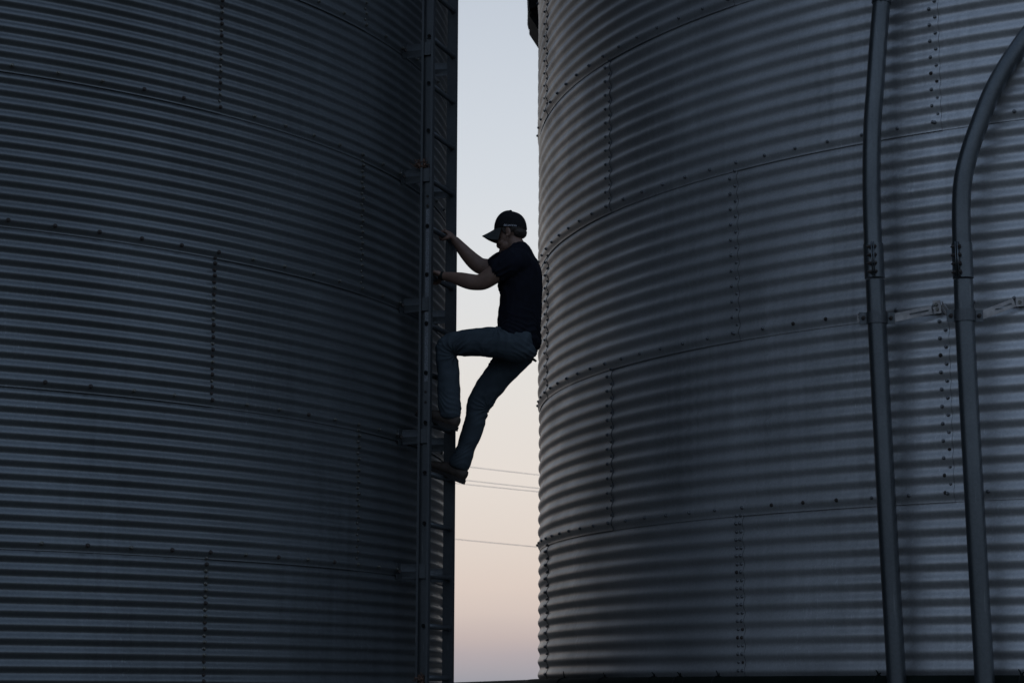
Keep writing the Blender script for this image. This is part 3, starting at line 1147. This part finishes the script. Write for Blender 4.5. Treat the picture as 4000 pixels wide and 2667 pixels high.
pk.build('pocket_wallet', M_SOLE, jeans, False)


# --- work shoes
def shoe(heel, toe, s, top):
    """heel, toe: photo points on the sole's underside"""
    A, T = PL(*heel, s), PL(*toe, s)
    ax = T - A
    L = np.linalg.norm(ax)
    ax /= L
    upv = np.cross(np.array([0, 1.0, 0]), ax)
    upv *= 1 if upv[2] > 0 else -1
    def at(l, h):
        return A + ax * l * L + upv * h
    u = MB()
    u.loft([(at(0.05, 0.050), 0.040, 0.034), (at(0.20, 0.056), 0.045, 0.038), (at(0.40, 0.056), 0.043, 0.040), (at(0.62, 0.047), 0.033, 0.046), (at(0.82, 0.040), 0.025, 0.046), (at(0.95, 0.034), 0.018, 0.034)], 22, 5)
    u.loft([(at(0.20, 0.06), 0.040, 0.036), (at(0.22, 0.09), 0.038, 0.036), (at(0.22, 0.105), 0.036, 0.035)], 20, 4)
    o = remeshed(u, 'shoe', M_SHOE, man, 0.005, 2, 0.002, (30, 30, 30))
    so = MB()
    ts = np.linspace(0, 1, 25)
    wd = np.interp(ts, [0, 0.08, 0.3, 0.5, 0.72, 0.9, 0.98, 1.0], [0.018, 0.034, 0.036, 0.036, 0.047, 0.042, 0.024, 0.01])
    th_ = np.interp(ts, [0, 0.3, 0.36, 0.75, 1.0], [0.0, 0.0, 0.008, 0.006, 0.016])
    G = np.array([[at(q, lo) + np.array([0, sg * wq, 0]) for sg, lo in ((-1, tb), (1, tb), (1, 0.028), (-1, 0.028), (-1, tb))] for q, wq, tb in zip(ts, wd, th_)])
    so.grid(G, True)
    for e in (0, -1):
        so.add(G[e][:4], [(0, 1, 2, 3)])
    so.build('sole', M_SOLE, o, False)
    return o


shoe((1783, 1684), (1618, 1632), -0.095, 1600)
shoe((1811, 1891), (1644, 1826), 0.10, 1800)

# --- wristband
wb = MB()
c0, c1 = PL(1733, 1079, -0.118), PL(1725, 1078, -0.114)
wb.loft([(c0, 0.0275, 0.0335), (c1, 0.0272, 0.0335)], 20, 2)
wb.build('wristband', M_BLACK, man)

# --- cap
cc = PL(1994, 896, HS)
RX, RY, RZ = 0.104, 0.086, 0.116
crown = MB()
nu, nv = 48, 16


def crown_pt(u, v):
    """u round, v 0 at the band .. 1 at the button"""
    e = 1.12
    c_, s_ = math.cos(v * math.pi / 2) ** (1 / e), math.sin(v * math.pi / 2) ** (1 / e) if v > 0 else 0
    seam = 1 + 0.006 * math.cos(6 * u) * math.sin(math.pi * min(1, v * 1.1))
    a = RX * c_ * math.cos(u) * seam
    if math.cos(u) < 0:
        a *= 1.0 - 0.06 * v
    return cc + np.array([a, RY * c_ * math.sin(u) * seam, RZ * s_ - 0.006 * math.cos(u)])


G = np.array([[crown_pt(u, v) for v in np.linspace(0, 1, nv)] for u in np.linspace(0, 2 * math.pi, nu + 1)])
crown.grid(G, False)
Gi = np.array([[crown_pt(u, 0) * 1.0 + (cc - crown_pt(u, 0)) * q + np.array([0, 0, 0.004]) * (q > 0) for q in (0, 0.05)] for u in np.linspace(0, 2 * math.pi, nu + 1)])
crown.grid(Gi, True)
capo = crown.build('cap', M_CAP, man)
bt = MB()
bt.ell(cc + np.array([0, 0, RZ + 0.001]), (0.010, 0.010, 0.006), None, 12, 8)
bt.build('cap_button', M_CAP, capo)
br = MB()
G = []
for u in np.linspace(-1.25, 1.25, 33):
    row = []
    for q in np.linspace(0, 1, 9):
        ln = 0.080 * max(math.cos(u * 1.18), 0.0) ** 0.6
        base = np.array([-RX * math.cos(u), RY * math.sin(u), 0.002])
        dirv = np.array([-1, 0.18 * math.sin(u), 0])
        p = cc + base * 0.985 + dirv * ln * q
        p[2] += -0.030 * q - 0.052 * (abs(math.sin(u)) ** 1.6) * q ** 0.8 - 0.030 * (1 - math.cos(u)) * (1 - q) * 0.3
        row.append(p)
    G.append(row)
G = np.array(G)
br.grid(G, False)
G2 = G + np.array([0, 0, -0.004])
br.grid(G2, True)
for e1, e2 in ((G[:, -1], G2[:, -1]), (G[0], G2[0]), (G[-1], G2[-1])):
    br.grid(np.stack([e1, e2], 0), False)
br.build('brim', M_BRIM, capo)

# lettering and round emblem on the near side of the cap
cu = bpy.data.curves.new('lettering', 'FONT')
cu.body = 'CORTEVA'
cu.size = 1
cu.space_character = 1.12
tmp = bpy.data.objects.new('lettering', cu)
COL.objects.link(tmp)
bpy.context.view_layer.update()
me = bpy.data.meshes.new_from_object(tmp.evaluated_get(bpy.context.evaluated_depsgraph_get()))
bpy.data.objects.remove(tmp)
V = np.array([v.co[:] for v in me.vertices])
lo, hi = V.min(0), V.max(0)
wpx0, wpx1, cyp = 1977, 2015, 878.5
sx = (wpx1 - wpx0) / DM / 0.945


def on_crown(a, b, lift=0.0015):
    """near side of the crown at in-plane offset (a, b) from its centre"""
    v = math.asin(min(1, max(0, b / RZ) ** 1.12)) / (math.pi / 2)
    c_ = math.cos(v * math.pi / 2) ** (1 / 1.12)
    u = math.acos(max(-1, min(1, a / (RX * c_))))
    p = crown_pt(-u, v)
    return p + np.array([0, -lift, 0.0])


ca0 = PL((wpx0 + wpx1) / 2, cyp, -RY)[0] - cc[0]
cb0 = PL((wpx0 + wpx1) / 2, cyp, -RY)[2] - cc[2]
for v in me.vertices:
    tx = (v.co.x - lo[0]) / (hi[0] - lo[0]) - 0.5
    ty = (v.co.y - lo[1]) / (hi[1] - lo[1]) - 0.5
    p = on_crown(ca0 + tx * sx, cb0 + ty * 0.0105)
    v.co = p
me.materials.clear()
me.materials.append(M_LETTER)
lt = bpy.data.objects.new('lettering', me)
COL.objects.link(lt)
lt.parent = capo
em = MB()
ea = PL(1972, cyp, -RY)[0] - cc[0]
for i in range(8):
    a1 = i * math.pi / 4
    for r0, r1, wd in ((0.0022, 0.0075, 0.0016),):
        q = [(ea + r * math.cos(a1 + o_), cb0 + r * math.sin(a1 + o_)) for r, o_ in ((r0, -0.25), (r1, -0.18), (r1, 0.18), (r0, 0.25))]
        em.add([on_crown(*p) for p in q], [(0, 1, 2, 3)])
em.build('emblem', M_LETTER, capo, False)
